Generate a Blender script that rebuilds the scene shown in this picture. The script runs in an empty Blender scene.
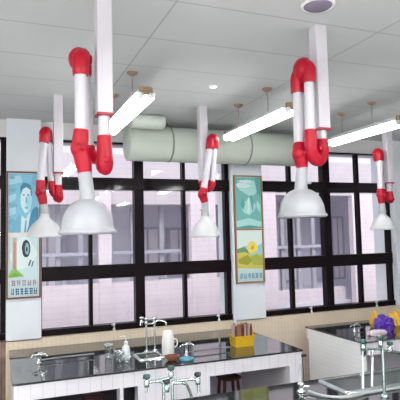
import bpy, math, random
from mathutils import Vector, Matrix
R = math.radians
random.seed(7)
scene = bpy.context.scene
COL = scene.collection
K = 1.38                 # model units -> metres
ZF = -1.546              # floor level in model units (camera height is zero)

Q = 1.0                  # extra scale of the bench survey (its own unit)
def W(p):
    return Vector((p[0]*Q*K, p[1]*Q*K, (p[2]*Q-ZF)*K))

# ------------------------------------------------------------------ materials
_M = {}
def mat(name, col=(.8, .8, .8), rough=.5, metal=0.0, emit=None, strength=0, spec=.5, noise=0, nscale=8, bump=0, bscale=40, coat=0):
    if name in _M: return _M[name]
    m = bpy.data.materials.new(name); m.use_nodes = True
    nt = m.node_tree; b = nt.nodes['Principled BSDF']
    b.inputs['Base Color'].default_value = (*col, 1)
    b.inputs['Roughness'].default_value = rough
    b.inputs['Metallic'].default_value = metal
    b.inputs['Specular IOR Level'].default_value = spec
    b.inputs['Coat Weight'].default_value = coat
    if emit:
        b.inputs['Emission Color'].default_value = (*emit, 1)
        b.inputs['Emission Strength'].default_value = strength
    tc = None
    if noise or bump:
        tc = nt.nodes.new('ShaderNodeTexCoord')
    if noise:
        n = nt.nodes.new('ShaderNodeTexNoise'); n.inputs['Scale'].default_value = nscale; n.inputs['Detail'].default_value = 4
        nt.links.new(tc.outputs['Object'], n.inputs['Vector'])
        mp = nt.nodes.new('ShaderNodeMapRange')
        mp.inputs['From Min'].default_value = .3; mp.inputs['From Max'].default_value = .7
        mp.inputs['To Min'].default_value = 1-noise; mp.inputs['To Max'].default_value = 1+noise
        nt.links.new(n.outputs['Fac'], mp.inputs['Value'])
        mx = nt.nodes.new('ShaderNodeVectorMath'); mx.operation = 'SCALE'
        mx.inputs[0].default_value = col
        nt.links.new(mp.outputs['Result'], mx.inputs['Scale'])
        nt.links.new(mx.outputs['Vector'], b.inputs['Base Color'])
    if bump:
        n2 = nt.nodes.new('ShaderNodeTexNoise'); n2.inputs['Scale'].default_value = bscale
        nt.links.new(tc.outputs['Object'], n2.inputs['Vector'])
        bp = nt.nodes.new('ShaderNodeBump'); bp.inputs['Strength'].default_value = bump; bp.inputs['Distance'].default_value = .01
        nt.links.new(n2.outputs['Fac'], bp.inputs['Height']); nt.links.new(bp.outputs['Normal'], b.inputs['Normal'])
    _M[name] = m
    return m

def tile_mat(name, col, line, sx=0, sy=0, sz=0, ox=.37, oy=.37, oz=.37, w=.006, rough=.35, noise=.03, nscale=3, spec=.5):
    """surface ruled with straight joints every s metres along each axis of the world (s = 0: none)"""
    m = bpy.data.materials.new(name); m.use_nodes = True
    nt = m.node_tree; b = nt.nodes['Principled BSDF']; L = nt.links.new
    b.inputs['Roughness'].default_value = rough; b.inputs['Specular IOR Level'].default_value = spec
    g = nt.nodes.new('ShaderNodeNewGeometry')
    sp = nt.nodes.new('ShaderNodeSeparateXYZ'); L(g.outputs['Position'], sp.inputs[0])
    sn = nt.nodes.new('ShaderNodeSeparateXYZ'); L(g.outputs['Normal'], sn.inputs[0])
    def M(op, a, bb=None):
        n = nt.nodes.new('ShaderNodeMath'); n.operation = op
        for i, v in enumerate((a, bb)):
            if v is None: continue
            if isinstance(v, (int, float)): n.inputs[i].default_value = v
            else: L(v, n.inputs[i])
        return n.outputs[0]
    acc = None
    for ax, s, o in ((0, sx, ox), (1, sy, oy), (2, sz, oz)):
        if not s: continue
        f = M('FRACT', M('DIVIDE', M('ADD', sp.outputs[ax], 100*s-o), s))
        ln = M('LESS_THAN', f, w/s)
        ok = M('LESS_THAN', M('ABSOLUTE', sn.outputs[ax]), .6)
        t = M('MULTIPLY', ln, ok)
        acc = t if acc is None else M('MAXIMUM', acc, t)
    no = nt.nodes.new('ShaderNodeTexNoise'); no.inputs['Scale'].default_value = nscale
    L(g.outputs['Position'], no.inputs['Vector'])
    mp = nt.nodes.new('ShaderNodeMapRange'); mp.inputs['From Min'].default_value = .3; mp.inputs['From Max'].default_value = .7
    mp.inputs['To Min'].default_value = 1-noise; mp.inputs['To Max'].default_value = 1+noise
    L(no.outputs['Fac'], mp.inputs['Value'])
    mix = nt.nodes.new('ShaderNodeMix'); mix.data_type = 'RGBA'
    L(acc, mix.inputs[0]); mix.inputs[6].default_value = (*col, 1); mix.inputs[7].default_value = (*line, 1)
    sc = nt.nodes.new('ShaderNodeVectorMath'); sc.operation = 'SCALE'
    L(mix.outputs[2], sc.inputs[0]); L(mp.outputs['Result'], sc.inputs['Scale'])
    L(sc.outputs['Vector'], b.inputs['Base Color'])
    return m

def glass_mat(name, tint=(.96, .97, .98), refl=.03):
    m = bpy.data.materials.new(name); m.use_nodes = True
    nt = m.node_tree; nt.nodes.clear(); L = nt.links.new
    o = nt.nodes.new('ShaderNodeOutputMaterial'); t = nt.nodes.new('ShaderNodeBsdfTransparent'); g = nt.nodes.new('ShaderNodeBsdfGlossy')
    t.inputs[0].default_value = (*tint, 1); g.inputs['Roughness'].default_value = .02
    x = nt.nodes.new('ShaderNodeMixShader'); x.inputs[0].default_value = refl
    L(t.outputs[0], x.inputs[1]); L(g.outputs[0], x.inputs[2]); L(x.outputs[0], o.inputs[0])
    return m

WHITE = mat('white_enamel', (.55, .525, .575), .4)
TUBEW = mat('white_plastic', (.52, .50, .55), .35)
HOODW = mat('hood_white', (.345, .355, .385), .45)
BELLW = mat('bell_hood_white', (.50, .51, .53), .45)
RED = mat('red_plastic', (.36, .001, .016), .38, spec=.3)
REDDK = mat('dark_red_plastic', (.30, .004, .02), .35)
BLACKF = mat('black_frame', (.009, .005, .007), .3, spec=.10)
BLACKT = mat('black_transom', (.009, .006, .008), .06, spec=.25)
CHROME = mat('chrome', (.80, .86, .86), .16, 1.0)
CHROMEG = mat('green_tinted_chrome', (.50, .62, .60), .25, 1.0)
STEEL = mat('brushed_steel', (.62, .66, .66), .32, 1.0)
VALVE = mat('valve_green', (.03, .10, .09), .35)
VALVED = mat('valve_dark', (.03, .035, .04), .4)
BROWN = mat('brown_bracket', (.30, .20, .13), .6)
CEILB = mat('rod_grey', (.35, .30, .28), .6)
DUCT = mat('duct_grey_green', (.62, .68, .61), .5, noise=.03, nscale=3)
DUCTD = mat('duct_seam', (.25, .29, .26), .6)
COUNTER = mat('black_countertop', (.030, .036, .038), .06, spec=.5, noise=.3, nscale=12)
COUNTER.node_tree.nodes['Principled BSDF'].inputs['IOR'].default_value = 2.5
STOOLW = mat('stool_wood', (.075, .016, .012), .4, noise=.25, nscale=20)
YEL = mat('yellow_plastic', (.66, .40, .010), .4)
PURPLE = mat('purple_plastic', (.105, .030, .42), .38)
YELCL = mat('yellow_cloth', (.78, .47, .06), .7)
PINKW = mat('pink_white_cloth', (.66, .56, .62), .7)
BOTTLE = mat('bottle_white', (.82, .86, .90), .35)
COLUMN = mat('column_white', (.74, .78, .84), .55, noise=.02, nscale=4)
LAMPW = mat('lamp_housing', (.85, .86, .85), .4)
TUBEL = mat('lamp_tube_glow', (1, 1, 1), .4, emit=(1, 1, .98), strength=16)
TUBEL2 = mat('unseen_tube_glow', (1, 1, 1), .4, emit=(1, 1, .98), strength=27)
TUBEL4 = mat('fill_tube_glow_side', (1, 1, 1), .4, emit=(1, 1, .98), strength=52)
TUBEL3 = mat('fill_tube_glow_strong', (1, 1, 1), .4, emit=(1, 1, .98), strength=46)
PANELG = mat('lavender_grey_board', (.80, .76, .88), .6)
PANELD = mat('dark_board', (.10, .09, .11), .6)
BROWNL = tile_mat('brown_lined', (.20, .125, .095), (.07, .045, .035), sx=.055, w=.006, rough=.5, noise=.25, nscale=9)
TILEW = tile_mat('white_tile_apron', (.86, .84, .90), (.62, .60, .68), sx=.103, w=.004, rough=.25)
TILEE = tile_mat('white_tile_end', (.96, .97, .98), (.84, .85, .88), sz=.052, w=.004, rough=.25)
TILET = tile_mat('tan_tile', (.72, .61, .48), (.60, .50, .40), sx=.052, sz=.20, w=.005, rough=.45, noise=.06)
CEILM = tile_mat('ceiling_tile', (.585, .607, .612), (.42, .44, .45), sx=1.1*K, sy=.435*K, ox=.72*K, oy=2.05*K, w=.014, rough=.8, noise=.04, nscale=1.2, spec=.1)
FLOORM = tile_mat('floor_tile', (.62, .61, .60), (.45, .44, .44), sx=.4, sy=.4, w=.006, rough=.4)
WALLM = mat('wall_paint', (.70, .70, .70), .7, noise=.02)
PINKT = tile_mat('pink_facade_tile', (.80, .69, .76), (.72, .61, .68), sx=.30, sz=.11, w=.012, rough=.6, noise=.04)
PINKU = tile_mat('pink_tile_darkened', (.62, .54, .59), (.55, .48, .53), sx=.30, sz=.11, w=.012, rough=.6, noise=.04)  # facade tile darkened in colour to offset the stronger light up there
GREYW = mat('recess_grey', (.78, .76, .86), .7, noise=.05, nscale=2)
GREYF = mat('recess_frame', (.45, .44, .55), .6)
GREYB = mat('recess_glass', (.50, .50, .62), .3)
PALEB = mat('recess_pale', (.85, .79, .85), .7)
GROUND = mat('courtyard', (.45, .44, .42), .8)
GLASS = glass_mat('window_glass')
CLEAR = glass_mat('clear_glass', (.93, .96, .96), .14)

# ------------------------------------------------------------------ mesh builder (model units)
class MB:
    def __init__(s): s.v = []; s.f = []; s.mi = []; s.sm = []; s.cur = 0; s.smooth = False
    def add(s, vs, fs, smooth=None):
        b = len(s.v); s.v += [tuple(p) for p in vs]
        for f in fs:
            s.f.append([b+i for i in f]); s.mi.append(s.cur); s.sm.append(s.smooth if smooth is None else smooth)
        return s
    def box(s, a, b):
        x0, y0, z0 = a; x1, y1, z1 = b
        return s.add([(x0,y0,z0),(x1,y0,z0),(x1,y1,z0),(x0,y1,z0),(x0,y0,z1),(x1,y0,z1),(x1,y1,z1),(x0,y1,z1)],
                     [(3,2,1,0),(4,5,6,7),(0,1,5,4),(1,2,6,5),(2,3,7,6),(3,0,4,7)], False)
    def rbox(s, a, b, r=.004):
        """box with chamfered vertical and horizontal edges"""
        x0,y0,z0 = a; x1,y1,z1 = b
        r = min(r, (x1-x0)/3, (y1-y0)/3, (z1-z0)/3)
        ring = lambda i, z: [(x0+r+i,y0+i,z),(x1-r-i,y0+i,z),(x1-i,y0+r+i,z),(x1-i,y1-r-i,z),(x1-r-i,y1-i,z),(x0+r+i,y1-i,z),(x0+i,y1-r-i,z),(x0+i,y0+r+i,z)]
        vs = ring(r*.6, z0)+ring(0, z0+r)+ring(0, z1-r)+ring(r*.6, z1)
        fs = [tuple(range(7,-1,-1)), tuple(range(24,32))]
        for k in range(3):
            for i in range(8):
                j = (i+1) % 8
                fs.append((k*8+i, k*8+j, k*8+8+j, k*8+8+i))
        return s.add(vs, fs, False)
    def tube(s, path, r, seg=14, caps=True):
        P = [Vector(p) for p in path]; n = len(P)
        rs = r if isinstance(r, (list, tuple)) else [r]*n
        T = []
        for i in range(n):
            t = (P[min(i+1, n-1)]-P[max(i-1, 0)]); T.append(t.normalized() if t.length > 1e-9 else Vector((0,0,1)))
        u = T[0].orthogonal().normalized(); vs = []; fs = []
        for i in range(n):
            u = (u - T[i]*u.dot(T[i]))
            u = u.normalized() if u.length > 1e-6 else T[i].orthogonal().normalized()
            w = T[i].cross(u)
            for k in range(seg):
                a = 2*math.pi*k/seg
                vs.append(P[i]+(u*math.cos(a)+w*math.sin(a))*rs[i])
        for i in range(n-1):
            for k in range(seg):
                j = (k+1) % seg
                fs.append((i*seg+k, i*seg+j, (i+1)*seg+j, (i+1)*seg+k))
        s.add(vs, fs, True)
        if caps:
            s.add(vs[:seg], [tuple(range(seg-1,-1,-1))], False); s.add(vs[-seg:], [tuple(range(seg))], False)
        return s
    def lathe(s, prof, c=(0,0,0), seg=32, axis='z', closed=False):
        vs = []; fs = []
        for (r, h) in prof:
            for k in range(seg):
                a = 2*math.pi*k/seg
                p = (r*math.cos(a), r*math.sin(a), h)
                if axis == 'y': p = (p[0], p[2], p[1])
                if axis == 'x': p = (p[2], p[0], p[1])
                vs.append((c[0]+p[0], c[1]+p[1], c[2]+p[2]))
        n = len(prof)
        for i in range(n-1):
            for k in range(seg):
                j = (k+1) % seg
                fs.append((i*seg+k, i*seg+j, (i+1)*seg+j, (i+1)*seg+k))
        return s.add(vs, fs, True)
    def ball(s, c, r, seg=16, squash=(1,1,1)):
        n = 10
        prof = [(max(1e-4, math.sin(math.pi*i/n)), -math.cos(math.pi*i/n)) for i in range(n+1)]
        m = MB(); m.lathe(prof, seg=seg)
        return s.add([(c[0]+v[0]*r*squash[0], c[1]+v[1]*r*squash[1], c[2]+v[2]*r*squash[2]) for v in m.v], m.f, True)
    def poly(s, pts): return s.add(pts, [tuple(range(len(pts)))], False)
    def build(s, name, mats, parent=None, origin=(0,0,0), bevel=0):
        me = bpy.data.meshes.new(name)
        o3 = origin
        zoff = 0 if parent is not None or origin != (0,0,0) else ZF
        me.from_pydata([((x-o3[0])*Q*K, (y-o3[1])*Q*K, ((z-o3[2])*Q-zoff)*K) for x, y, z in s.v], [], s.f)
        if not isinstance(mats, (list, tuple)): mats = [mats]
        for m in mats: me.materials.append(m)
        for p, mi, sm in zip(me.polygons, s.mi, s.sm): p.material_index = mi; p.use_smooth = sm
        me.update()
        ob = bpy.data.objects.new(name, me); COL.objects.link(ob)
        if parent is not None: ob.parent = parent
        elif origin != (0,0,0): ob.location = W(origin)
        if bevel:
            bv = ob.modifiers.new('bevel', 'BEVEL'); bv.width = bevel; bv.segments = 2; bv.limit_method = 'ANGLE'
        return ob

def tag(o, label, cat, group=None, kind=None):
    o['label'] = label; o['category'] = cat
    if group: o['group'] = group
    if kind: o['kind'] = kind
    return o
def thing(name, label, cat, loc=(0,0,0), group=None):
    o = bpy.data.objects.new(name, None); COL.objects.link(o); o.location = W(loc); o.empty_display_size = .1
    return tag(o, label, cat, group)
def struct(ob): ob['kind'] = 'structure'; return ob
def copy_tree(o, loc=None, label=None, parent=None):
    c = o.copy(); COL.objects.link(c)
    if parent is not None: c.parent = parent
    if loc is not None: c.location = W(loc)
    if label: c['label'] = label
    for ch in list(o.children): copy_tree(ch, None, None, c)
    return c
def bend(p0, p1, p2, n=8):
    a, b, c = Vector(p0), Vector(p1), Vector(p2)
    return [(a*(1-t)**2 + b*2*t*(1-t) + c*t*t) for t in [i/n for i in range(n+1)]]
def ubend(p0, p1, depth, n=12):
    """half-turn from p0 to p1, bulging along z by depth (may be negative)"""
    a, b = Vector(p0), Vector(p1); out = []
    for i in range(n+1):
        t = math.pi*i/n
        m = (a+b)/2 + (a-b)/2*math.cos(t)
        out.append((m.x, m.y, m.z + depth*math.sin(t)))
    return out

CZ = 1.03        # ceiling
BT = -.93        # bench tops
YW = 4.65        # window plane
YC = 4.54        # column and dado face

# ------------------------------------------------------------------ room shell
XL, XR, YB = -3.2, 7.4, -3.6
struct(MB().box((XL, YB, ZF-.05), (XR, 4.9, ZF)).build('floor', FLOORM))
struct(MB().box((XL, YB, CZ), (XR, 4.9, CZ+.06)).build('ceiling', CEILM))
struct(MB().box((XL-.1, YB, ZF), (XL, 4.9, CZ)).build('wall_left', WALLM))
struct(MB().box((XR, YB, ZF), (XR+.1, 4.9, CZ)).build('wall_right', WALLM))
struct(MB().box((XL, YB-.1, ZF), (XR, YB, CZ)).build('wall_rear', WALLM))
# window wall: tiled dado, header, columns
struct(MB().box((.062, YC, ZF), (XR, 4.9, -.82)).build('wall_front_dado', TILET))
struct(MB().box((XL, YC, ZF), (.062, 4.9, -.82)).build('wall_front_brown', BROWNL))  # left stretch of the dado, darker brown with vertical lines
struct(MB().box((XL, 4.60, .88), (XR, 4.9, CZ)).build('wall_front_header', WALLM))
colspec = [(.062, .340), (2.136, 2.470), (4.145, 4.55)]
for i, (a, b) in enumerate(colspec):
    struct(MB().box((a, YC, -.83), (b, 4.9, CZ)).build('wall_front_column_%d' % (i+1), COLUMN))
struct(MB().box((XL, 4.66, -.82), (-1.72, 4.9, .88)).build('wall_front_left_end', WALLM))
struct(MB().box((6.2, 4.66, -.82), (XR, 4.9, .88)).build('wall_front_right_end', WALLM))

def window(n, x0, x1, mull, thins, w0=.045, w1=.045):
    y0, y1 = 4.615, 4.685
    fr = MB()
    fr.box((x0, y0-.02, -.82), (x1, y1, -.767))
    fr.box((x0, y0, .865), (x1, y1, .885))
    fr.box((x0, y0, -.80), (x0+w0, y1, .88)); fr.box((x1-w1, y0, -.80), (x1, y1, .88))
    for m in mull: fr.box((m-.044, y0-.012, -.80), (m+.044, y1, .88))
    fo = fr.build('window_%d' % n, BLACKF); struct(fo)
    MB().box((x0, y0-.01, -.358), (x1, y1, -.237)).build('window_rail', BLACKF, fo).location.z = -ZF*K
    MB().box((x0, y0-.015, .437), (x1, y1, .549)).build('window_transom', BLACKT, fo).location.z = -ZF*K
    for t in thins:
        MB().box((t-.016, y0+.01, -.80), (t+.016, y1, .88)).build('window_mullion', BLACKF, fo).location.z = -ZF*K
    xs = sorted([x0]+list(mull)+list(thins)+[x1])
    for i in range(len(xs)-1):
        MB().box((xs[i], 4.652, -.80), (xs[i+1], 4.655, .88)).build('window_pane', GLASS, fo).location.z = -ZF*K
window(1, -1.72, .062, [-.83], [-1.27, -.40])
window(2, .340, 2.136, [1.214], [.77, 1.665], w0=.012)
window(3, 2.470, 4.145, [3.29], [2.85, 3.725], w0=.014, w1=.035)
window(4, 4.55, 6.2, [5.37], [4.95, 5.8])
# small white stay knobs standing on the sills
for x, lab in ((.96, 'small white window stay on the sill of the left window'), (1.975, 'small white window stay on the sill beside the middle column'),
               (3.02, 'small white window stay on the sill of the right window, left half'), (3.86, 'small white window stay on the sill of the right window, right half')):
    t = thing('window_stay', lab, 'window stay', (x, 4.57, -.82), 'window stays on the black sills')
    o = (x, 4.57, -.82)
    MB().lathe([(.001,-.82),(.012,-.82),(.012,-.80),(.006,-.795),(.006,-.775),(.010,-.772),(.010,-.755),(.001,-.752)], (x, 4.57, 0), 12).build('post', LAMPW, t, o)
    MB().rbox((x-.022, 4.562, -.772), (x+.008, 4.578, -.758), .003).build('handle', LAMPW, t, o)

# ventilation duct under the ceiling
t = thing('ventilation_duct', 'large grey green ventilation duct running along the top of the windows', 'duct', (1.95, 4.38, .675)); o = (1.95, 4.38, .675)
cz, r = .832, .158
MB().lathe([(.001, 1.045), (r*.9, 1.045), (r, 1.055), (r, 2.845), (r*.9, 2.855), (.001, 2.855)], (0, 4.36, cz), 40, 'x').build('duct_body', DUCT, t, o)
for x in (1.43, 2.20):
    MB().lathe([(r, x-.008), (r+.003, x-.006), (r+.003, x+.006), (r, x+.008)], (0, 4.36, cz), 40, 'x').build('seam_band', DUCTD, t, o)
MB().tube([(1.43, 4.36, cz+r), (1.43, 4.36, CZ)], .007, 8).build('hanger', DUCTD, t, o)
MB().tube([(2.5, 4.36, cz+r), (2.5, 4.36, CZ)], .007, 8).build('hanger', DUCTD, t, o)
t2 = thing('branch_pipe', 'short grey branch pipe end above the left end of the duct', 'pipe', (1.10, 4.12, .96))
MB().lathe([(.001, 1.02), (.055, 1.02), (.06, 1.028), (.06, 1.30), (.055, 1.31), (.001, 1.31)], (0, 4.10, .968), 24, 'x').build('pipe_body', DUCT, t2, (1.10, 4.12, .96))

# white cable pipe on middle column, and dark cable on right column
tag(MB().tube([(2.125, 4.525, -.894), (2.125, 4.525, .64)], .013, 10).build('conduit_pipe', COLUMN, None, (2.125, 4.525, -.894)), 'thin white vertical pipe at the left edge of the middle column', 'pipe')

# ------------------------------------------------------------------ ceiling fittings
t = thing('ceiling_speaker', 'round purple grey speaker set in ceiling above the right arm', 'speaker', (1.341, 1.885, CZ)); o = (1.341, 1.885, CZ)
MB().lathe([(.001, -.012), (.055, -.012), (.064, -.004), (.066, 0)], (1.341, 1.885, CZ), 32).build('grille', mat('speaker_grille', (.22, .19, .27), .7, bump=.4, bscale=300), t, o)
MB().lathe([(.064, -.006), (.074, -.006), (.078, 0)], (1.341, 1.885, CZ), 32).build('rim', LAMPW, t, o)
t = thing('ceiling_spotlight', 'tiny round bright spotlight in ceiling above the small hanging arm', 'spotlight', (1.374, 3.179, CZ)); o = (1.374, 3.179, CZ)
MB().lathe([(.022, -.010), (.030, -.008), (.034, 0)], o, 20).build('rim', LAMPW, t, o)
MB().lathe([(.001, -.009), (.022, -.009)], o, 20).build('lens', mat('spot_glow', (1, 1, 1), .4, emit=(1, 1, .95), strength=3), t, o)

# ------------------------------------------------------------------ hanging tube lamps
def lamp(x, y0, y1, label, zt=.80, glow=None):
    o = (x, (y0+y1)/2, CZ)
    t = thing('tube_lamp', label, 'lamp', o, 'twin tube lamps hung from the ceiling on rods')
    h = MB(); h.add([(x-.022,y0+.02,zt+.052),(x+.022,y0+.02,zt+.052),(x+.060,y0+.02,zt+.014),(x-.060,y0+.02,zt+.014),
                     (x-.022,y1-.02,zt+.052),(x+.022,y1-.02,zt+.052),(x+.060,y1-.02,zt+.014),(x-.060,y1-.02,zt+.014)],
                    [(0,1,2,3),(7,6,5,4),(0,4,5,1),(1,5,6,2),(2,6,7,3),(3,7,4,0)])
    h.build('housing', LAMPW, t, o)
    for s in (-1, 1):
        MB().tube([(x+s*.029, y0+.03, zt), (x+s*.029, y1-.03, zt)], .026, 14).build('tube', glow or TUBEL, t, o)
    for (a, b) in ((y0, y0+.028), (y1-.028, y1)):
        MB().rbox((x-.040, a, zt+.004), (x+.040, b, zt+.052), .008).build('end_bracket', BROWN, t, o)
        for s in (-1, 1):
            MB().lathe([(.001, a), (.018, a), (.018, b), (.001, b)], (x+s*.029, 0, zt), 12, 'y').build('tube_socket', LAMPW, t, o)
    for yy in (y0+.32, y1-.21):
        rod = MB().tube([(x, yy, zt+.04), (x, yy, CZ-.01)], .0045, 8).build('rod', CEILB, t, o)
        MB().lathe([(.001, -.022), (.012, -.022), (.034, -.008), (.036, 0)], (x, yy, CZ), 18).build('canopy', BROWN, rod, o)
    return t
lamp(.775, 2.74, 3.80, 'bright tube lamp beside the large left extraction arm')
lamp(1.765, 2.80, 3.80, 'bright tube lamp left of the large right extraction arm, right of the small middle arm')
lamp(2.76, 2.90, 3.81, 'bright tube lamp at the far right, in front of the rightmost small arm')
for x in (-1.45,):  # lamp beyond the left edge, added to brighten the right bench end
    lamp(x, 2.74, 3.80, 'unseen tube lamp left of the camera view, added as fill light', glow=TUBEL2)
for x in (-2.5, -1.45, -.35, .775, 1.765, 2.76):  # unseen; front row's right half inferred from reflections, all others added as fill
    for (a, b) in ((.34, 1.39), (-1.6, -.54), (-3.2, -2.14)):
        lamp(x, a, b, 'unseen tube lamp nearer the camera, put in to light the room', glow=TUBEL4 if x < -1 else TUBEL2 if a > 0 else TUBEL3)

# ------------------------------------------------------------------ fume extraction arms
def hood_profile(kind, zr, zt, r):
    h = zt-zr
    if kind == 'dome':
        p = [(r*1.03, zr-.003), (r*1.06, zr), (r*1.05, zr+.006), (r*.985, zr+.013), (r*.955, zr+.022)]
        for i in range(1, 13):
            a = math.pi/2*i/12
            p.append((r*.945*math.cos(a) + .016*(1-math.cos(a)), zr+.022+(h-.022)*math.sin(a)))
        inner = [(max(.02, x-.006), z-.004) for x, z in reversed(p)]
    else:
        pts = [(1.0, 0), (1.0, .05), (.95, .10), (.90, .22), (.80, .38), (.66, .52), (.48, .64), (.33, .74), (.25, .86), (.225, 1.0)]
        p = [(r*x, zr+h*z) for x, z in pts]
        inner = [(max(.018, x-.005), z-.004) for x, z in reversed(p)]
    return p, inner

def arm(label, mast, zb, r1top, u_a, u_bot, lever, T, Tapex, knuckle, r3, neck, hood, kind, bulb=False):
    """mast (x,y); inner tube down to r1top; half-turn elbow to u_a; armA from u_a to T[0]; half-turn T[0]->T[1];
    armB T[1] -> r3[0]; hood elbow r3; neck r3[-1] -> hood top"""
    mx, my = mast; o = (mx, my, CZ)
    t = thing('fume_extraction_arm', label, 'extraction arm', o, 'red and white fume extraction arms hung from the ceiling')
    s = .0325
    MB().rbox((mx-s, my-s, zb), (mx+s, my+s, CZ), .003).build('mast', WHITE, t, o)
    MB().rbox((mx-s-.002, my-s-.002, zb-.006), (mx+s+.002, my+s+.002, zb+.005), .002).build('collar', REDDK, t, o)
    ri, re = .0245, .0335
    MB().tube([(mx, my, zb), (mx, my, r1top-.03)], ri, 18).build('inner_tube', TUBEW, t, o)
    # lower elbow
    e = MB()
    if bulb:
        zb2 = u_bot-.036; L = r1top-zb2
        e.tube([(mx, my, r1top), (mx, my, r1top-.02), (mx, my, r1top-L*.45), (mx, my, r1top-L*.7), (mx, my, r1top-L*.86), (mx, my, r1top-L*.96), (mx-.002, my, zb2)],
               [re*.86, re*.9, re*1.0, re*1.12, re*.98, re*.66, re*.2], 18)
        zl = r1top-L*.55
        e.tube(bend((mx, my, zl), (u_a[0], u_a[1], zl-.01), (u_a[0], u_a[1], u_a[2]+.012)), re*.84, 16)
        e.lathe([(.001, -.046), (.012, -.046), (.014, -.04), (.014, .0), (.001, .0)], (mx, my, zl-.015), 14, 'y')
    else:
        path = [(mx, my, r1top), (mx, my, r1top-.012), (mx, my, r1top-.016)] + ubend((mx, my, u_bot+.055), u_a[:2]+(u_bot+.055,), -.055) + [u_a]
        e.tube(path, [re*.9, re*.9, re*.94]+[re*.98]*13+[re*.86], 18)
        e.lathe([(.001, -.046), (.012, -.046), (.014, -.04), (.014, .046), (.001, .046)], ((mx+u_a[0])/2, (my+u_a[1])/2, u_bot+.05), 14, 'y')
    e.build('lower_elbow', RED, t, o)
    # tubes
    MB().tube([u_a, T[0]], ri, 18).build('arm_tube', TUBEW, t, o)
    MB().tube([T[1], r3[0]], ri*1.04, 18).build('arm_tube', TUBEW, t, o)
    # top knuckle
    k = MB()
    dA = (Vector(T[0])-Vector(u_a)).normalized(); dB = (Vector(T[1])-Vector(r3[0])).normalized()
    a1 = Vector(T[0])+dA*.05; b1 = Vector(T[1])+dB*.05
    d = Tapex-max(a1.z, b1.z)-re
    pk = [Vector(T[0])-dA*.012, Vector(T[0])] + [Vector(q) for q in ubend(a1, b1, max(.02, d))] + [Vector(T[1]), Vector(T[1])-dB*.012]
    k.tube(pk, [re*.94, re]+[re*1.04]*13+[re, re*.94], 18)
    mid = (a1+b1)/2
    k.ball((mid.x+knuckle[0], mid.y, Tapex-re-.022), knuckle[1], 16, (1, 1, 1.15))
    k.lathe([(.001, -.040), (.018, -.040), (.021, -.034), (.021, .034), (.018, .040), (.001, .040)], (mid.x, mid.y, mid.z+.008), 16, 'y' if abs(a1.x-b1.x) > abs(a1.y-b1.y) else 'x')
    k.build('top_elbow', RED, t, o)
    # hood elbow
    h = MB()
    n = len(r3)
    h.tube(r3, [re*.9]+[re*.98]*(n-2)+[re*.82], 18)
    c = Vector(r3[n//2])
    h.ball(c, re*1.12, 16, (1, 1, 1.1))
    h.lathe([(.001, -.046), (.011, -.046), (.013, -.04), (.013, .046), (.011, .05), (.001, .05)], c, 14, 'y')
    h.build('hood_elbow', RED, t, o)
    bo = MB().lathe([(.001, -.058), (.007, -.058), (.009, -.05), (.009, -.04)], c, 12, 'y'); bo.build('joint_knob', REDDK, t, o)
    # hood
    hx, hy, zr, zt, r = hood
    hd = MB()
    p, inner = hood_profile(kind, zr, zt, r)
    hd.lathe(p + inner, (hx, hy, 0), 40)
    hob = hd.build('hood', HOODW if kind == 'dome' else BELLW, t, o)
    MB().tube([r3[-1], (hx, hy, zt+.02), (hx, hy, zt-.012)], [.027, .0295, .034], 18).build('hood_neck', HOODW, hob, o)
    if lever:
        MB().tube([(hx+lever*.02, hy-.012, zt+.03), (hx+lever*.048, hy-.012, zt+.032)], .0065, 10).build('damper_lever', HOODW, hob, o)
    return t

# 1 large left
arm('large extraction arm with dome hood, nearest on the left', (.409, 2.1), .513, .425, (.352, 2.15, .375), .298, 0,
    [(.335, 2.15, .70), (.312, 2.085, .68)], .801, (-.012, .044),
    [(.312, 2.085, .442), (.310, 2.085, .41), (.306, 2.085, .365), (.318, 2.085, .315), (.325, 2.085, .268)], None, (.335, 2.085, .024, .160, .109), 'dome', True)
# 2 large right
arm('large extraction arm with dome hood beneath the round ceiling speaker', (1.485, 2.1), .511, .462, (1.386, 2.05, .495), .356, 1,
    [(1.390, 2.05, .735), (1.366, 2.115, .70)], .853, (.004, .052),
    [(1.364, 2.115, .435), (1.360, 2.11, .415), (1.354, 2.10, .385), (1.362, 2.10, .35), (1.366, 2.10, .318)], None, (1.355, 2.10, .084, .214, .113), 'dome')
# 3 small middle
arm('small distant extraction arm with bell hood, hanging before the window left of middle column', (1.51, 3.73), .43, .40, (1.568, 3.70, .42), .375, -1,
    [(1.592, 3.69, .70), (1.545, 3.67, .69)], .812, (0, .044),
    [(1.488, 3.67, .37), (1.482, 3.67, .35), (1.474, 3.67, .32), (1.484, 3.67, .29), (1.492, 3.67, .26)], None, (1.492, 3.67, -.006, .17, .120), 'bell')
# 4 small left
arm('small distant extraction arm with bell hood, hanging before the portrait poster', (.395, 3.73), .471, .385, (.352, 3.74, .40), .296, 0,
    [(.325, 3.73, .70), (.295, 3.68, .685)], .800, (-.006, .040),
    [(.272, 3.67, .41), (.272, 3.67, .37), (.272, 3.67, .325), (.282, 3.67, .29), (.290, 3.67, .245)], None, (.297, 3.67, .020, .19, .122), 'bell', True)
# 5 small right
arm('small distant extraction arm with bell hood, nearest the right edge', (3.268, 3.63), .436, .36, (3.222, 3.66, .37), .292, 0,
    [(3.175, 3.66, .65), (3.150, 3.60, .64)], .752, (-.004, .040),
    [(3.140, 3.60, .38), (3.140, 3.60, .36), (3.142, 3.60, .325), (3.145, 3.60, .29), (3.148, 3.60, .25)], None, (3.151, 3.60, .022, .18, .115), 'bell', True)

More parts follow.
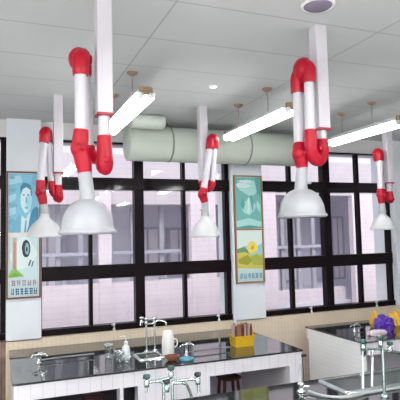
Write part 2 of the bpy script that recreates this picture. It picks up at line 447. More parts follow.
# ------------------------------------------------------------------ framed posters on the columns
def colmat(c, rough=.6):
    return mat('ink_%02x%02x%02x' % tuple(int(v*255) for v in c), tuple(v**2.2 for v in c), rough)
def circle(cx, cy, rx, ry, n=20, a0=0, a1=360):
    return [(cx+rx*math.cos(R(a0+(a1-a0)*i/n)), cy+ry*math.sin(R(a0+(a1-a0)*i/n))) for i in range(n + (a1-a0 != 360))]
def picture(name, x0, x1, z0, z1, y, shapes, parent, o, label=None):
    m = MB(); mats = []
    for i, (c, pts) in enumerate(shapes):
        mt = colmat(c)
        if mt not in mats: mats.append(mt)
        m.cur = mats.index(mt)
        yy = y - .0007*i
        m.poly([(x0+(x1-x0)*u, yy, z0+(z1-z0)*v) for u, v in pts])
    ob = m.build(name, mats, parent, o)
    if label: ob['label'] = label
    return ob
FULL = [(0,0),(1,0),(1,1),(0,1)]
def blob(cx, cy, rx, ry, rough, n=18, seed=0):
    rr = random.Random(seed)
    return [(min(1, max(0, cx+rx*math.cos(2*math.pi*i/n)*(1+rr.uniform(-rough, rough)))), min(1, max(0, cy+ry*math.sin(2*math.pi*i/n)*(1+rr.uniform(-rough, rough))))) for i in range(n)]
def glyphs(c, u0, u1, v0, v1, n, seed):
    """a row of small brush-stroke characters"""
    rr = random.Random(seed); out = []; w = (u1-u0)/n
    for k in range(n):
        a = u0+w*k+w*.08; b = u0+w*(k+1)-w*.08
        th = (v1-v0)*.15
        for j in range(3):
            v = v0+(v1-v0)*(.1+.35*j)
            s, e = a+(b-a)*rr.uniform(0, .25), b-(b-a)*rr.uniform(0, .25)
            if rr.random() < .8: out.append((c, [(s, v), (e, v), (e, v+th), (s, v+th)]))
        for j in range(2):
            u = a+(b-a)*(.2+.45*j+rr.uniform(-.08, .08)); tw = (b-a)*.17
            out.append((c, [(u, v0+(v1-v0)*rr.uniform(0, .2)), (u+tw, v0+(v1-v0)*rr.uniform(0, .2)), (u+tw, v1), (u, v1)]))
    return out

YF = YC-.004
def poster_board(label, x0, x1, z0, z1, zs, up, low, fw, framecol, gap, l1, l2):
    o = ((x0+x1)/2, YC, z0)
    t = thing('framed_poster_board', label, 'poster', o)
    f = MB()
    y0, y1 = YC-.022, YC-.001
    f.box((x0, y0, z0), (x1, y1, z0+fw)); f.box((x0, y0, z1-fw), (x1, y1, z1))
    f.box((x0, y0, z0+fw), (x0+fw, y1, z1-fw)); f.box((x1-fw, y0, z0+fw), (x1, y1, z1-fw))
    if gap[0] == 'bar': f.box((x0+fw, y0+.003, zs-.006), (x1-fw, y1, zs+.006))
    f.build('frame', framecol, t, o)
    MB().box((x0+fw, y1-.006, z0+fw), (x1-fw, y1, z1-fw)).build('mount', mat('mount_white', (.80, .78, .76), .7), t, o)
    g = gap[1]
    picture('upper_poster', x0+fw+.004, x1-fw-.004, zs+g, z1-fw-.004, y1-.008, up, t, o, l1)
    picture('lower_poster', x0+fw+.004, x1-fw-.004, z0+fw+.004, zs-g, y1-.008, low, t, o, l2)
    return t

# left board: blue portrait above, eye and hillside below
B0 = (.50, .76, .86); B1 = (.66, .85, .92); B2 = (.46, .69, .80); B3 = (.28, .53, .66); PALE = (.82, .91, .93)
up = [(B0, FULL),
      (B1, [(0, .80), (.45, .86), (.40, .97), (0, .95)]), (B1, [(0, .50), (.22, .56), (.26, .66), (0, .62)]), (B1, [(.02, .28), (.25, .32), (.22, .44), (.0, .40)]),
      (B2, blob(.15, .72, .12, .04, .3, seed=1)), (B2, blob(.16, .46, .13, .04, .3, seed=2)), (B2, blob(.12, .18, .12, .06, .3, seed=3)),
      (B2, blob(.88, .88, .12, .10, .3, seed=14)), (B2, blob(.10, .93, .09, .03, .3, seed=15)),
      (B3, [(.60, 0), (.78, .38), (.92, .44), (1, .40), (1, 0)]), (B2, [(.06, 0), (.28, .26), (.46, .32), (.60, .10), (.60, 0)]),
      (PALE, [(.40, 0), (.42, .30), (.56, .22), (.72, .36), (.66, .10), (.60, 0)]),
      (PALE, blob(.58, .56, .19, .23, .04, 22, 4)),
      (B1, blob(.64, .50, .09, .15, .1, 16, 5)),
      (B3, [(.40, .64), (.38, .76), (.47, .84), (.60, .84), (.73, .80), (.78, .66), (.74, .60), (.72, .72), (.58, .77), (.46, .73)]),
      (B3, [(.46, .62), (.53, .63), (.53, .65), (.46, .64)]), (B3, [(.62, .63), (.69, .62), (.69, .64), (.62, .65)]),
      (B2, [(.57, .60), (.60, .60), (.62, .50), (.56, .50)]), (B2, [(.52, .43), (.65, .43), (.63, .40), (.54, .40)]),
      (B2, [(.50, .0), (.55, .20), (.60, .20), (.58, 0)])]
low = [((.78, .88, .89), FULL), ((.86, .93, .92), blob(.5, .70, .42, .26, .15, seed=6)),
       ((.80, .66, .64), [(.13, .38), (.27, .40), (.27, .98), (.13, .98)]), ((.70, .55, .52), [(.17, .36), (.23, .36), (.23, .90), (.17, .90)]),
       ((.55, .74, .36), [(0, .36), (.10, .44), (.24, .46), (.42, .38), (.52, .33), (0, .31)]), ((.40, .66, .28), [(.02, .34), (.2, .40), (.40, .35), (.2, .33)]),
       ((.16, .22, .27), blob(.58, .79, .14, .15, .05, 22, 7)), ((.55, .68, .72), blob(.61, .79, .075, .10, .06, 18, 8)), ((.12, .18, .22), blob(.60, .78, .028, .04, 0, 12, 9)),
       ((.25, .33, .42), [(.64, .50), (.69, .50), (.76, .60), (.71, .60)]), ((.35, .42, .50), [(.74, .49), (.79, .49), (.84, .58), (.80, .58)])]
low += glyphs((.66, .50, .58), .08, .94, .17, .27, 5, 3) + glyphs((.16, .34, .52), .06, .96, .03, .14, 6, 5)
FRB = mat('frame_brown', (.17, .085, .055), .5)
poster_board('brown framed board on left column, blue portrait above a pale painted sheet', .062, .336, -.482, .578, .050, up, low, .014, FRB, ('mat', .016),
             'blue poster of a dark haired person in a pale shirt', 'pale poster with a black oval, green grass and two rows of lettering')
# right board: teal scene above, flower hillside below
T0 = (.45, .72, .70); T1 = (.66, .86, .84); T2 = (.36, .64, .63); T3 = (.82, .92, .92)
up2 = [(T0, FULL), (T1, blob(.55, .80, .36, .16, .2, seed=21)), (T3, blob(.30, .84, .26, .05, .3, seed=22)), (T3, blob(.40, .92, .30, .03, .3, seed=31)),
       (T2, [(.74, 1), (.86, .70), (1, .6), (1, 1)]), (T1, blob(.50, .42, .24, .16, .25, seed=23)), (T2, [(.18, .46), (.26, .60), (.36, .48), (.30, .36)]),
       (T2, [(.55, .62), (.64, .66), (.70, .50), (.66, .30), (.60, .44)]), (T1, [(.84, .55), (.96, .45), (.94, .30), (.80, .42)]), (T3, [(.44, .30), (.48, .60), (.54, .60), (.52, .30)]),
       (T1, [(0, 0), (0, .14), (.5, .20), (1, .12), (1, 0)]), (T2, [(0, .02), (.5, .06), (1, .02), (1, 0), (0, 0)])]
low2 = [((.87, .93, .92), FULL), ((.60, .80, .82), [(0, .62), (.3, .70), (.66, .66), (1, .74), (1, .50), (0, .5)]), ((.44, .58, .44), [(0, .64), (.28, .68), (.44, .60), (.44, .48), (0, .48)]),
        ((.80, .76, .36), [(0, .56), (.3, .58), (.6, .50), (1, .52), (1, .24), (0, .26)]), ((.62, .62, .24), [(.05, .44), (.4, .52), (.6, .40), (.4, .32), (.05, .36)]),
        ((.66, .70, .30), [(.5, .48), (.8, .54), (1, .44), (1, .30), (.6, .32)]), ((.93, .84, .40), blob(.60, .66, .20, .12, .18, 16, 24)), ((.80, .68, .22), blob(.60, .66, .07, .045, .1, 12, 25)),
        ((.74, .84, .84), [(0, .26), (1, .24), (1, 0), (0, 0)])]
low2 += glyphs((.40, .58, .72), .06, .94, .05, .16, 6, 8)
FRW = mat('frame_tan', (.33, .19, .11), .5)
poster_board('narrow tan framed board on middle column, teal picture above a yellow flower', 2.150, 2.464, -.470, .590, .055, up2, low2, .014, FRW, ('bar', .012),
             'teal poster of pale figures', 'poster of a yellow flower on a hillside with a row of blue lettering')

Q = .9624
ZFB = ZF/Q
# ------------------------------------------------------------------ lab benches
def bench(label, x0, x1, y0, y1, posts, endmat, dark, grp='tiled laboratory benches with black tops'):
    o = ((x0+x1)/2, (y0+y1)/2, ZFB)
    t = thing('lab_bench', label, 'bench', o, grp)
    MB().rbox((x0-.012, y0-.012, BT-.014), (x1+.012, y1+.012, BT), .003).build('countertop', COUNTER, t, o)
    MB().box((x0, y0, BT-.118), (x1, y0+.03, BT-.014)).build('front_apron', TILEW, t, o)
    MB().box((x0, y1-.03, BT-.118), (x1, y1, BT-.014)).build('rear_apron', TILEW, t, o)
    for a, b in posts:
        MB().box((a, y0, ZFB), (b, y0+.10, BT-.118)).build('pillar', TILEW, t, o)
    for a in (x0, x1-.035):
        MB().box((a, y0+.10 if posts and posts[0][0] == x0 else y0, ZFB), (a+.035, y1-.03, BT-.014)).build('end_panel', endmat, t, o)
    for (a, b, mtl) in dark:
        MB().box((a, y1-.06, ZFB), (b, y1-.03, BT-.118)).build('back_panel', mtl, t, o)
    return t
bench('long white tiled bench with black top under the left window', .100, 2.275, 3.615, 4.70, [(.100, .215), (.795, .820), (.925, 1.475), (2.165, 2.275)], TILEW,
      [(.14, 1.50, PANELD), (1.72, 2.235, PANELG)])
bench('white tiled bench at the right, its ribbed end panel facing the aisle', 2.885, 5.2, 3.615, 4.47, [(3.9, 4.4)], TILEE, [(2.93, 5.15, PANELG)])
bench('nearest black topped bench at the bottom edge, carrying the steel sink', .10, 3.6, 1.95, 2.835, [(.10, .215), (1.2, 1.5), (3.4, 3.6)], TILEW, [(.14, 3.55, PANELD)])

# stools under the first bench
def stool(x, y, zs):
    o = (x, y, ZFB)
    t = thing('wooden_stool', 'dark red brown wooden stool under the right opening of the long bench', 'stool', o, 'brown wooden stools under the long bench')
    s = MB(); n = 8; w, d = .085, .075; vs = []; fs = []
    for i in range(n+1):
        u = -1+2*i/n
        for (yy, zz) in ((-d, -.014), (-d, .010), (d, .010), (d, -.014)):
            vs.append((x+u*w, y+yy, zs+zz+.010*u*u))
    for i in range(n):
        for k in range(4):
            j = (k+1) % 4; fs.append((i*4+k, (i+1)*4+k, (i+1)*4+j, i*4+j))
    fs += [(0,1,2,3), (n*4+3, n*4+2, n*4+1, n*4)]
    s.add(vs, fs); s.build('seat', STOOLW, t, o, bevel=.006)
    for sx in (-1, 1):
        for sy in (-1, 1):
            MB().tube([(x+sx*.060, y+sy*.052, zs-.008), (x+sx*.084, y+sy*.07, ZFB)], [.015, .012], 8).build('leg', STOOLW, t, o)
    for sy in (-1, 1):
        MB().tube([(x-.08, y+sy*.062, ZFB+.12), (x+.08, y+sy*.062, ZFB+.12)], .008, 8).build('stretcher', STOOLW, t, o)
    return t
st = stool(1.815, 4.03, -1.195)
copy_tree(st, (.695, 4.10, ZFB), 'dark red brown wooden stool under the left opening of the long bench')

# ------------------------------------------------------------------ taps
def lab_tap(name, label, o, posts, ztop, spouts, valves, grp='chrome laboratory water taps', pr=.008, m=CHROME):
    """posts [(x,y)]; a crossbar at ztop; spouts: paths; valves: (x,y,z,material)"""
    t = thing(name, label, 'tap', o, grp)
    for p in posts:
        MB().tube([(p[0], p[1], BT+.012), (p[0], p[1], ztop)], pr, 12).build('post', m, t, o)
        MB().lathe([(.001, BT), (pr*2.6, BT), (pr*2.6, BT+.008), (pr*1.5, BT+.016), (pr, BT+.02)], (p[0], p[1], 0), 16).build('base_flange', m, t, o)
    for sp in spouts:
        rr = [pr*.9]*(len(sp)-2)+[pr*1.0, pr*.75]
        MB().tube(sp, rr, 10).build('spout', m, t, o)
    for (vx, vy, vz, vm) in valves:
        b = MB().lathe([(.001, vz-.022), (pr*1.5, vz-.022), (pr*1.7, vz-.010), (pr*1.7, vz+.006), (pr*.8, vz+.012), (pr*.8, vz+.02), (.001, vz+.02)], (vx, vy, 0), 12).build('valve', m, t, o)
        h = MB(); h.lathe([(.001, vz+.018), (.017, vz+.018), (.019, vz+.026), (.017, vz+.036), (.001, vz+.038)], (vx, vy, 0), 6)
        h.build('valve_handle', vm, b, o)
    return t
def S(pts, n=5):
    """smooth a path by corner cutting"""
    P = [Vector(p) for p in pts]
    for _ in range(3):
        Q = [P[0]]
        for a, b in zip(P, P[1:]): Q += [a*.75+b*.25, a*.25+b*.75]
        P = Q+[P[-1]]
    return P
# double tap on the long bench
y = 4.10
lab_tap('double_tap', 'tall chrome double tap with two spouts behind the small sink on long bench', (1.16, y, BT), [(1.125, y), (1.195, y)], -.700,
        [S([(1.125, y, -.71), (1.125, y, -.690), (1.10, y-.01, -.683), (1.072, y-.03, -.680), (1.066, y-.035, -.705)]),
         S([(1.195, y, -.71), (1.195, y, -.690), (1.235, y-.01, -.683), (1.278, y-.03, -.690), (1.284, y-.035, -.72)]),
         [(1.125, y, -.705), (1.16, y, -.705), (1.195, y, -.705)]],
        [(1.125, y, -.690, CHROME), (1.195, y, -.690, CHROME), (1.078, y-.03, -.675, CHROME)])
# triple tap on the near bench, left
y = 2.42
lab_tap('triple_tap', 'chrome tap with green handles rising at the bottom edge in front of long bench', (.79, y, BT), [(.745, y), (.790, y)], -.705,
        [S([(.745, y, -.72), (.745, y, -.70), (.72, y, -.690), (.672, y, -.690), (.660, y, -.70), (.660, y, -.735)]),
         S([(.790, y, -.72), (.790, y, -.70), (.84, y, -.702), (.905, y, -.704), (.925, y, -.715), (.928, y, -.775)]),
         [(.72, y, -.688), (.76, y, -.684), (.80, y, -.682)],
         S([(.79, y, -.71), (.86, y, -.715), (.885, y+.02, -.76), (.90, y+.03, -.80)])],
        [(.662, y, -.690, VALVE), (.785, y, -.664, VALVE), (.923, y, -.710, VALVED), (.762, y, -.725, VALVED)], m=CHROMEG)
# triple tap on the near bench, right, by the sink
y = 2.38
lab_tap('triple_tap', 'tall chrome three way tap at the sink on the nearest bench, far right', (2.03, y, BT), [(2.035, y)], -.655,
        [S([(2.035, y, -.665), (2.0, y, -.660), (1.925, y, -.652), (1.898, y, -.655), (1.895, y, -.685)]),
         S([(2.035, y, -.665), (2.02, y, -.66), (1.985, y+.01, -.66), (1.972, y+.01, -.672), (1.970, y+.01, -.70)]),
         S([(2.035, y, -.68), (2.06, y, -.678), (2.10, y, -.685), (2.17, y, -.70), (2.18, y, -.73), (2.18, y, -.77)])],
        [(1.90, y, -.635, VALVE), (2.022, y, -.628, VALVE), (2.09, y, -.665, VALVE)], pr=.009, m=CHROMEG)
for i, (x, yy, z0, dx) in enumerate(((1.895, y, -.692, -.006), (1.970, y+.01, -.707, -.012))):
    tag(MB().tube([(x, yy, z0), (x+dx*.3, yy, z0-.06), (x+dx, yy, -.865)], .0065, 10).build('tap_hose', mat('hose_clear', (.74, .80, .80), .3), None, (x, yy, z0)),
        ('thin pale hose hanging from the leftmost spout of the tall right tap', 'thin pale hose hanging from the middle spout of the tall right tap')[i], 'hose', 'pale hoses on the right tap')

def gas_tap(label, x, y, dirx, length, h=.055):
    o = (x, y, BT)
    t = thing('gas_tap', label, 'gas tap', o, 'small chrome gas taps on the benches')
    MB().lathe([(.001, BT), (.022, BT), (.022, BT+.006), (.011, BT+.012), (.010, BT+h), (.015, BT+h+.004), (.015, BT+h+.022), (.001, BT+h+.026)], (x, y, 0), 16).build('body', CHROME, t, o)
    for s in ((1, -1) if length else (1,)):
        MB().tube([(x, y, BT+h+.01), (x+s*.045, y-.012, BT+h+.012), (x+s*.06, y-.016, BT+h-.004)], [.008, .006, .005], 10).build('nozzle', CHROME, t, o)
        MB().rbox((x+s*.022-.012, y-.02, BT+h+.02), (x+s*.022+.012, y-.012, BT+h+.034), .003).build('lever', VALVED if s < 0 else CHROME, t, o)
    if length:
        MB().tube([(x, y+.01, BT+.02), (x+dirx*length*.4, y+.02, BT+.024), (x+dirx*length, y+.03, BT+.022)], .006, 10).build('supply_pipe', mat('pipe_dull', (.24, .26, .27), .4, .6), t, o)
    return t
gas_tap('small chrome gas tap at the left end of long bench, its pipe lying rightward', .290, 4.12, 1, .42)
gas_tap('chrome gas tap between the blue dish and yellow basket on long bench', 1.375, 3.84, 1, .40, .075)
gas_tap('chrome gas tap with a thin rod on the right bench near its end panel', 3.13, 4.03, 1, .12, .05)
# slender tap near the bottom edge
o = (1.665, 2.66, BT)
t = thing('rod_tap', 'thin white upright rod with chrome valve at the foot, beside the steel sink', 'tap', o)
MB().lathe([(.001, BT), (.026, BT), (.026, BT+.008), (.014, BT+.016), (.014, BT+.035), (.020, BT+.04), (.020, BT+.052), (.008, BT+.06)], o[:2]+(0,), 16).build('valve_body', CHROME, t, o)
MB().tube([(o[0], o[1], BT+.05), (o[0]-.002, o[1], -.77)], .0085, 10).build('rod', TUBEW, t, o)
MB().tube([(o[0], o[1], BT+.03), (o[0]+.05, o[1]-.01, BT+.028)], [.009, .006], 10).build('nozzle', CHROME, t, o)
tag(MB().tube(S([(1.69, 2.62, BT+.012), (1.71, 2.53, BT+.010), (1.77, 2.46, BT+.010), (1.86, 2.44, BT+.010), (1.98, 2.46, BT+.010), (2.12, 2.46, BT+.008), (2.3, 2.455, BT+.008)]), .0075, 10)
    .build('water_hose', mat('hose_grey', (.40, .43, .44), .35), None, (1.69, 2.62, BT)), 'pale grey hose curving along the near rim of the steel sink', 'hose')

# outlet at the right end of the long bench
o = (2.300, 3.63, BT-.07)
t = thing('outlet_nozzle', 'small dark outlet with a thin chrome pipe at the right front corner of long bench', 'outlet', o)
MB().tube([(2.282, 3.63, BT-.055), (2.31, 3.63, BT-.055), (2.33, 3.63, BT-.056)], [.010, .013, .009], 10).build('nozzle', VALVED, t, o)
MB().tube([(2.297, 3.63, BT-.06), (2.297, 3.63, ZFB)], .007, 8).build('pipe', CHROME, t, o)

# ------------------------------------------------------------------ sinks
def sink(label, x0, x1, y0, y1, depth, rim, standpipe=None):
    o = ((x0+x1)/2, (y0+y1)/2, BT)
    t = thing('steel_sink', label, 'sink', o, 'steel sinks let into the benches')
    s = MB(); zt = BT+.012
    def ring(i, z, r=.02):
        a, b, c, d = x0+i, x1-i, y0+i, y1-i; out = []
        for (cx, cy, s0) in ((b-r, d-r, 0), (a+r, d-r, 90), (a+r, c+r, 180), (b-r, c+r, 270)):
            for k in range(5): out.append((cx+r*math.cos(R(s0+k*22.5)), cy+r*math.sin(R(s0+k*22.5)), z))
        return out
    rings = [ring(-.004, BT), ring(0, zt), ring(rim*.5, zt+.003), ring(rim, zt), ring(rim+.006, BT+.0015)]
    n = 20; vs = [p for q in rings for p in q]; fs = []
    for i in range(len(rings)-1):
        for k in range(n): fs.append((i*n+k, i*n+(k+1) % n, (i+1)*n+(k+1) % n, (i+1)*n+k))
    s.add(vs, fs, True); s.build('rim', CHROME, t, o)
    b = MB()
    r2 = [ring(rim+.002, BT+.010), ring(rim+.010, BT+.0025)]
    vs = [p for q in r2 for p in q]
    b.add(vs, [(k, (k+1) % n, n+(k+1) % n, n+k) for k in range(n)] + [tuple(range(n, 2*n))], False)
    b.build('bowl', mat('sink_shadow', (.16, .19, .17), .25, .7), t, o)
    if standpipe:
        x, y, h = standpipe
        MB().tube([(x, y, BT+.002), (x, y, BT+h)], .013, 14).build('standpipe', CHROME, t, o)
    return t
sink('large steel sink in the nearest bench beneath the tall right tap', 1.875, 2.62, 2.505, 2.80, .1, .022, (2.09, 2.64, .065))
sink('small grey sink in front of the double tap on long bench', 1.00, 1.20, 3.83, 4.05, .1, .016)

# ------------------------------------------------------------------ bench clutter
o = (.915, 3.93, BT)
t = thing('wash_bottle', 'white plastic wash bottle with pointed top on the long bench', 'bottle', o)
MB().lathe([(.001, BT), (.028, BT), (.031, BT+.006), (.031, BT+.075), (.026, BT+.098), (.014, BT+.112), (.014, BT+.122), (.001, BT+.122)], o[:2]+(0,), 20).build('body', BOTTLE, t, o)
c = MB().lathe([(.001, BT+.118), (.016, BT+.118), (.016, BT+.134), (.006, BT+.142), (.001, BT+.142)], o[:2]+(0,), 16).build('cap', BOTTLE, t, o)
MB().tube(S([(o[0], o[1], BT+.138), (o[0], o[1], BT+.168), (o[0]-.02, o[1], BT+.182), (o[0]-.048, o[1], BT+.172)]), .0035, 8).build('nozzle', BOTTLE, c, o)
o = (1.262, 3.955, BT)
t = thing('plastic_jug', 'white tapered plastic jug right of the double tap on long bench', 'jug', o)
j = MB(); j.lathe([(.001, BT), (.048, BT), (.051, BT+.005), (.049, BT+.11), (.043, BT+.15), (.038, BT+.185), (.036, BT+.185), (.040, BT+.15), (.046, BT+.11), (.045, BT+.01), (.001, BT+.01)], o[:2]+(0,), 24); j.build('body', mat('jug_white', (.80, .80, .78), .45), t, o)
MB().tube(S([(o[0]+.042, o[1], BT+.115), (o[0]+.075, o[1], BT+.115), (o[0]+.08, o[1], BT+.06), (o[0]+.046, o[1], BT+.045)]), .006, 8).build('handle', mat('jug_white'), t, o)
def beaker(x, y, r, h, label):
    o = (x, y, BT)
    t = thing('glass_beaker', label, 'beaker', o, 'clear glass beakers by the wash bottle')
    MB().lathe([(.001, BT), (r*.94, BT), (r, BT+.006), (r, BT+h-.006), (r*1.1, BT+h), (r*1.04, BT+h), (r*.94, BT+h-.008), (r*.94, BT+.006), (.001, BT+.005)], (x, y, 0), 20).build('body', CLEAR, t, o)
    MB().lathe([(r*1.02, BT+h-.003), (r*1.12, BT+h), (r*1.02, BT+h+.003)], (x, y, 0), 20).build('lip', BOTTLE, t, o)
    return t
beaker(.852, 3.86, .034, .085, 'clear glass beaker just left of the white wash bottle')
beaker(.895, 3.81, .028, .05, 'low clear glass beaker in front of the white wash bottle')
beaker(.800, 4.02, .030, .11, 'taller clear glass beaker, leftmost and furthest back near the wash bottle')
o = (1.225, 3.745, BT)
m = MB().lathe([(.001, BT), (.03, BT), (.036, BT+.006), (.062, BT+.034), (.058, BT+.034), (.032, BT+.012), (.001, BT+.010)], o[:2]+(0,), 24)
tag(m.build('brown_bowl', mat('brown_clay', (.22, .065, .035), .5), None, o), 'small red brown bowl at the front edge of long bench beside the sink', 'bowl')
o = (1.325, 3.70, BT)
m = MB().lathe([(.001, BT), (.05, BT), (.058, BT+.016), (.054, BT+.016), (.048, BT+.005), (.001, BT+.004)], o[:2]+(0,), 24)
tag(m.build('blue_dish', mat('blue_dish', (.12, .34, .46), .4), None, o), 'low blue dish beside the brown bowl on the long bench', 'dish')

# yellow basket with brown sticks
bx, by = 1.920, 3.97; o = (bx, by, BT)
t = thing('yellow_basket', 'yellow plastic basket full of brown wooden holders by the middle column', 'basket', o)
w0, d0, w1, d1, h = .080, .055, .090, .066, .085
b = MB()
def rect(w, d, z): return [(bx-w, by-d, z), (bx+w, by-d, z), (bx+w, by+d, z), (bx-w, by+d, z)]
rs = [rect(w0, d0, BT), rect(w1, d1, BT+h), rect(w1-.006, d1-.006, BT+h), rect(w0-.006, d0-.006, BT+.006)]
vs = [p for r_ in rs for p in r_]
b.add(vs, [(3,2,1,0), (12,13,14,15)] + [(i*4+k, i*4+(k+1) % 4, (i+1)*4+(k+1) % 4, (i+1)*4+k) for i in range(3) for k in range(4)])
b.build('basket_body', YEL, t, o)
rm = MB(); p = rect(w1+.003, d1+.003, BT+h); rm.tube(p+[p[0]], .006, 8); rm.build('rim', YEL, t, o)
hd = MB().tube(S([(bx+w1, by-.03, BT+h), (bx+w1+.006, by-.03, BT+h+.045), (bx+w1+.006, by+.03, BT+h+.045), (bx+w1, by+.03, BT+h)]), .005, 8).build('handle', YEL, t, o)
rr = random.Random(4)
cols = [mat('stick_a', (.30, .13, .07), .6), mat('stick_b', (.16, .045, .045), .6), mat('stick_c', (.46, .27, .14), .6), mat('stick_d', (.55, .46, .42), .6)]
k = 0
for iy in range(3):
    for ix in range(9):
        x = bx-.066+.0165*ix; yy = by-.036+.036*iy; tilt = rr.uniform(-.006, .006); top = BT+h+rr.uniform(.060, .080)
        so = (x, yy, BT+.006); th = .0082
        m = MB(); m.add([(x-th, yy-th*.7, BT+.008), (x+th, yy-th*.7, BT+.008), (x+th, yy+th*.7, BT+.008), (x-th, yy+th*.7, BT+.008),
                         (x-th+tilt, yy-th*.7, top), (x+th+tilt, yy-th*.7, top), (x+th+tilt, yy+th*.7, top), (x-th+tilt, yy+th*.7, top)],
                        [(3,2,1,0),(4,5,6,7),(0,1,5,4),(1,2,6,5),(2,3,7,6),(3,0,4,7)])
        # forked head
        m.tube([(x+tilt, yy, top-.002), (x+tilt-.006, yy, top+.010), (x+tilt-.004, yy, top+.02)], .0035, 6)
        m.tube([(x+tilt, yy, top-.002), (x+tilt+.006, yy, top+.010), (x+tilt+.004, yy, top+.02)], .0035, 6)
        tag(m.build('tube_holder', cols[rr.choice((0, 0, 1, 1, 2, 3))], None, so), 'slim brown wooden holder standing upright in the yellow basket', 'tube holder', 'brown wooden holders in the yellow basket')

# crumpled cloths on the right bench
def crumple(name, label, cat, c, s, m, seed, grp=None, amp=.22, freq=3.2):
    from mathutils import noise
    import bmesh
    bm = bmesh.new(); bmesh.ops.create_icosphere(bm, subdivisions=5, radius=1)
    off = Vector((seed*3.1, seed*1.7, seed*.9))
    for v in bm.verts:
        n = noise.noise(v.co*freq*.5+off)*.9 + abs(noise.noise(v.co*freq+off))*.9 - .2 + noise.noise(v.co*freq*2.3+off)*.35
        q = v.co*(1+amp*n*2)
        v.co = Vector((q.x*s[0], q.y*s[1], max(q.z, -.55)*s[2]))
    zmin = min(v.co.z for v in bm.verts)
    for v in bm.verts: v.co.z -= zmin; v.co *= K*Q
    me = bpy.data.meshes.new(name); bm.to_mesh(me); bm.free(); me.materials.append(m)
    for p in me.polygons: p.use_smooth = True
    ob = bpy.data.objects.new(name, me); COL.objects.link(ob); ob.location = W(c)
    return tag(ob, label, cat, grp)
crumple('purple_bag', 'crumpled purple plastic bag lying on the right bench', 'bag', (3.40, 3.93, BT), (.092, .07, .085), PURPLE, 2)
crumple('yellow_cloth', 'crumpled yellow cloth peeking out left of the purple bag', 'cloth', (3.46, 4.14, BT), (.045, .045, .085), YELCL, 5, 'yellow cloths beside the purple bag')
crumple('yellow_cloth', 'crumpled yellow cloth right of the purple bag at the picture edge', 'cloth', (3.68, 4.10, BT), (.06, .05, .085), YELCL, 8, 'yellow cloths beside the purple bag')
crumple('pink_cloth', 'pale pinkish crumpled cloth in front of the purple bag', 'cloth', (3.20, 3.80, BT), (.105, .05, .030), PINKW, 11, amp=.12)

Q = 1.0
# ------------------------------------------------------------------ building across the courtyard
YO = 7.5
ob_o = (3.5, YO, ZF)
t = thing('facing_building', 'pink tiled building with grey recessed galleries seen through the windows', 'building', ob_o)
def part(name, m, *boxes):
    b = MB()
    for (a, c) in boxes: b.box(a, c)
    return b.build(name, m, t, ob_o)
XA, XB = -6, 16
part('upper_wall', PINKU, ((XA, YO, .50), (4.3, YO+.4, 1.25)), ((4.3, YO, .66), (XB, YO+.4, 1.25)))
part('parapet', PINKT, ((XA, YO, -2.0), (4.05, YO+.2, -.66)))
part('parapet', PINKT, ((4.05, YO+.25, -2.0), (5.86, YO+.4, -.97)))
part('back_wall', GREYW, ((XA, YO+1.3, -2.0), (XB, YO+1.4, 1.0)))
part('gallery_floor', GREYW, ((XA, YO+.2, -1.3), (XB, YO+1.4, -1.2)))
part('gallery_ceiling', GREYW, ((XA, YO+.35, .66), (XB, YO+1.4, .74)))
for (a, b) in ((-2.4, -1.7), (-.2, .05), (1.37, 1.55), (2.80, 3.22), (3.42, 3.75), (3.75, 4.32), (5.88, 8.6), (10, 11)):
    part('pier', PINKT, ((a, YO-.02, -2.0), (b, YO+.10, .68)))
part('upper_storey_wall', PINKT, ((XA, YO+.1, 1.6), (XB, YO+.4, 2.6)))
part('upper_storey_recess', GREYW, ((XA, YO+.35, 1.25), (XB, YO+.4, 1.6)))
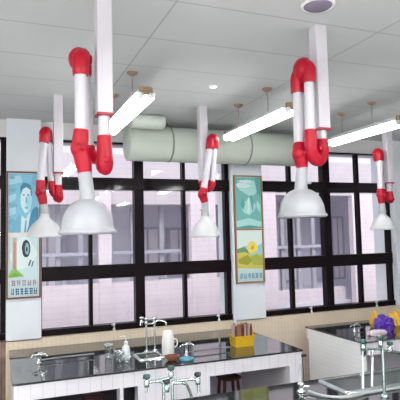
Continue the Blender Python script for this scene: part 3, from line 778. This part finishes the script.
# gallery windows and posts in the shaded recess
def rec_win(x0, x1, z0, z1, m, frame=True):
    f = MB(); y = YO+1.28
    f.box((x0-.04, y-.03, z0-.04), (x1+.04, y, z1+.04))
    fo = f.build('recess_window', GREYF, t, ob_o)
    g = MB(); n = 2; w = (x1-x0)/n
    for i in range(n): g.box((x0+w*i+.02, y-.045, z0), (x0+w*(i+1)-.02, y-.03, z1))
    g.build('recess_pane', m, fo, ob_o)
for (a, b, z0, z1, m) in ((.55, .95, -.75, .12, PALEB), (1.1, 1.45, -.75, .2, GREYB), (2.25, 2.65, -.6, .14, PALEB), (2.85, 3.2, -.66, .12, PALEB),
                          (4.5, 4.75, -.9, .35, GREYB), (5.2, 5.5, -.9, .35, PALEB), (5.9, 6.2, -.9, .35, GREYB), (6.35, 6.6, -.9, .3, PALEB)):
    rec_win(a, b, z0, z1, m)
for x in (.82, 1.15, 1.95, 2.42, 4.62, 4.95, 5.25):
    part('gallery_post', mat('gallery_post', (.42, .41, .48), .6), ((x-.035, YO+.30, -1.2), (x+.035, YO+.37, .56)))
for (a, b) in ((.05, 1.37), (1.55, 2.80), (4.32, 5.62)):
    part('gallery_rail', GREYF, ((a, YO+.24, -.25), (b, YO+.28, -.20)))
struct(MB().box((XA, 4.95, ZF-.06), (XB, 10, ZF-.02)).build('ground_courtyard', GROUND))

# ------------------------------------------------------------------ light
w = bpy.data.worlds.new('World'); scene.world = w; w.use_nodes = True
bg = w.node_tree.nodes['Background']; bg.inputs[0].default_value = (.93, .96, 1, 1); bg.inputs[1].default_value = 2.1
sun = bpy.data.objects.new('sun', bpy.data.lights.new('sun', 'SUN')); COL.objects.link(sun)
sun.data.energy = .9; sun.data.angle = R(8); sun.data.color = (1, .97, .94)
sun.rotation_euler = (R(52), 0, R(-18))
fl = bpy.data.objects.new('camera_flash', bpy.data.lights.new('camera_flash', 'POINT')); COL.objects.link(fl)
fl.data.energy = 10; fl.data.shadow_soft_size = .06; fl.location = W((.03, -.03, .10))

# ------------------------------------------------------------------ camera
cam = bpy.data.objects.new('camera', bpy.data.cameras.new('camera')); COL.objects.link(cam)
yw, pt, rl = R(21.582), R(4.038), R(-1.3386)
fwd = Vector((math.sin(yw), math.cos(yw), 0)); rt = Vector((math.cos(yw), -math.sin(yw), 0)); upv = Vector((0, 0, 1))
f2 = fwd*math.cos(pt)+upv*math.sin(pt); u2 = upv*math.cos(pt)-fwd*math.sin(pt)
r3 = rt*math.cos(rl)+u2*math.sin(rl); u3 = u2*math.cos(rl)-rt*math.sin(rl)
mm = Matrix((r3, u3, -f2)).transposed().to_4x4(); mm.translation = W((0, 0, 0))
cam.matrix_world = mm
cam.data.sensor_width = 36; cam.data.lens = 36*511.36/400; cam.data.clip_start = .02
scene.camera = cam
scene.view_settings.view_transform = 'Standard'
scene.view_settings.look = 'None'
scene.view_settings.exposure = 0
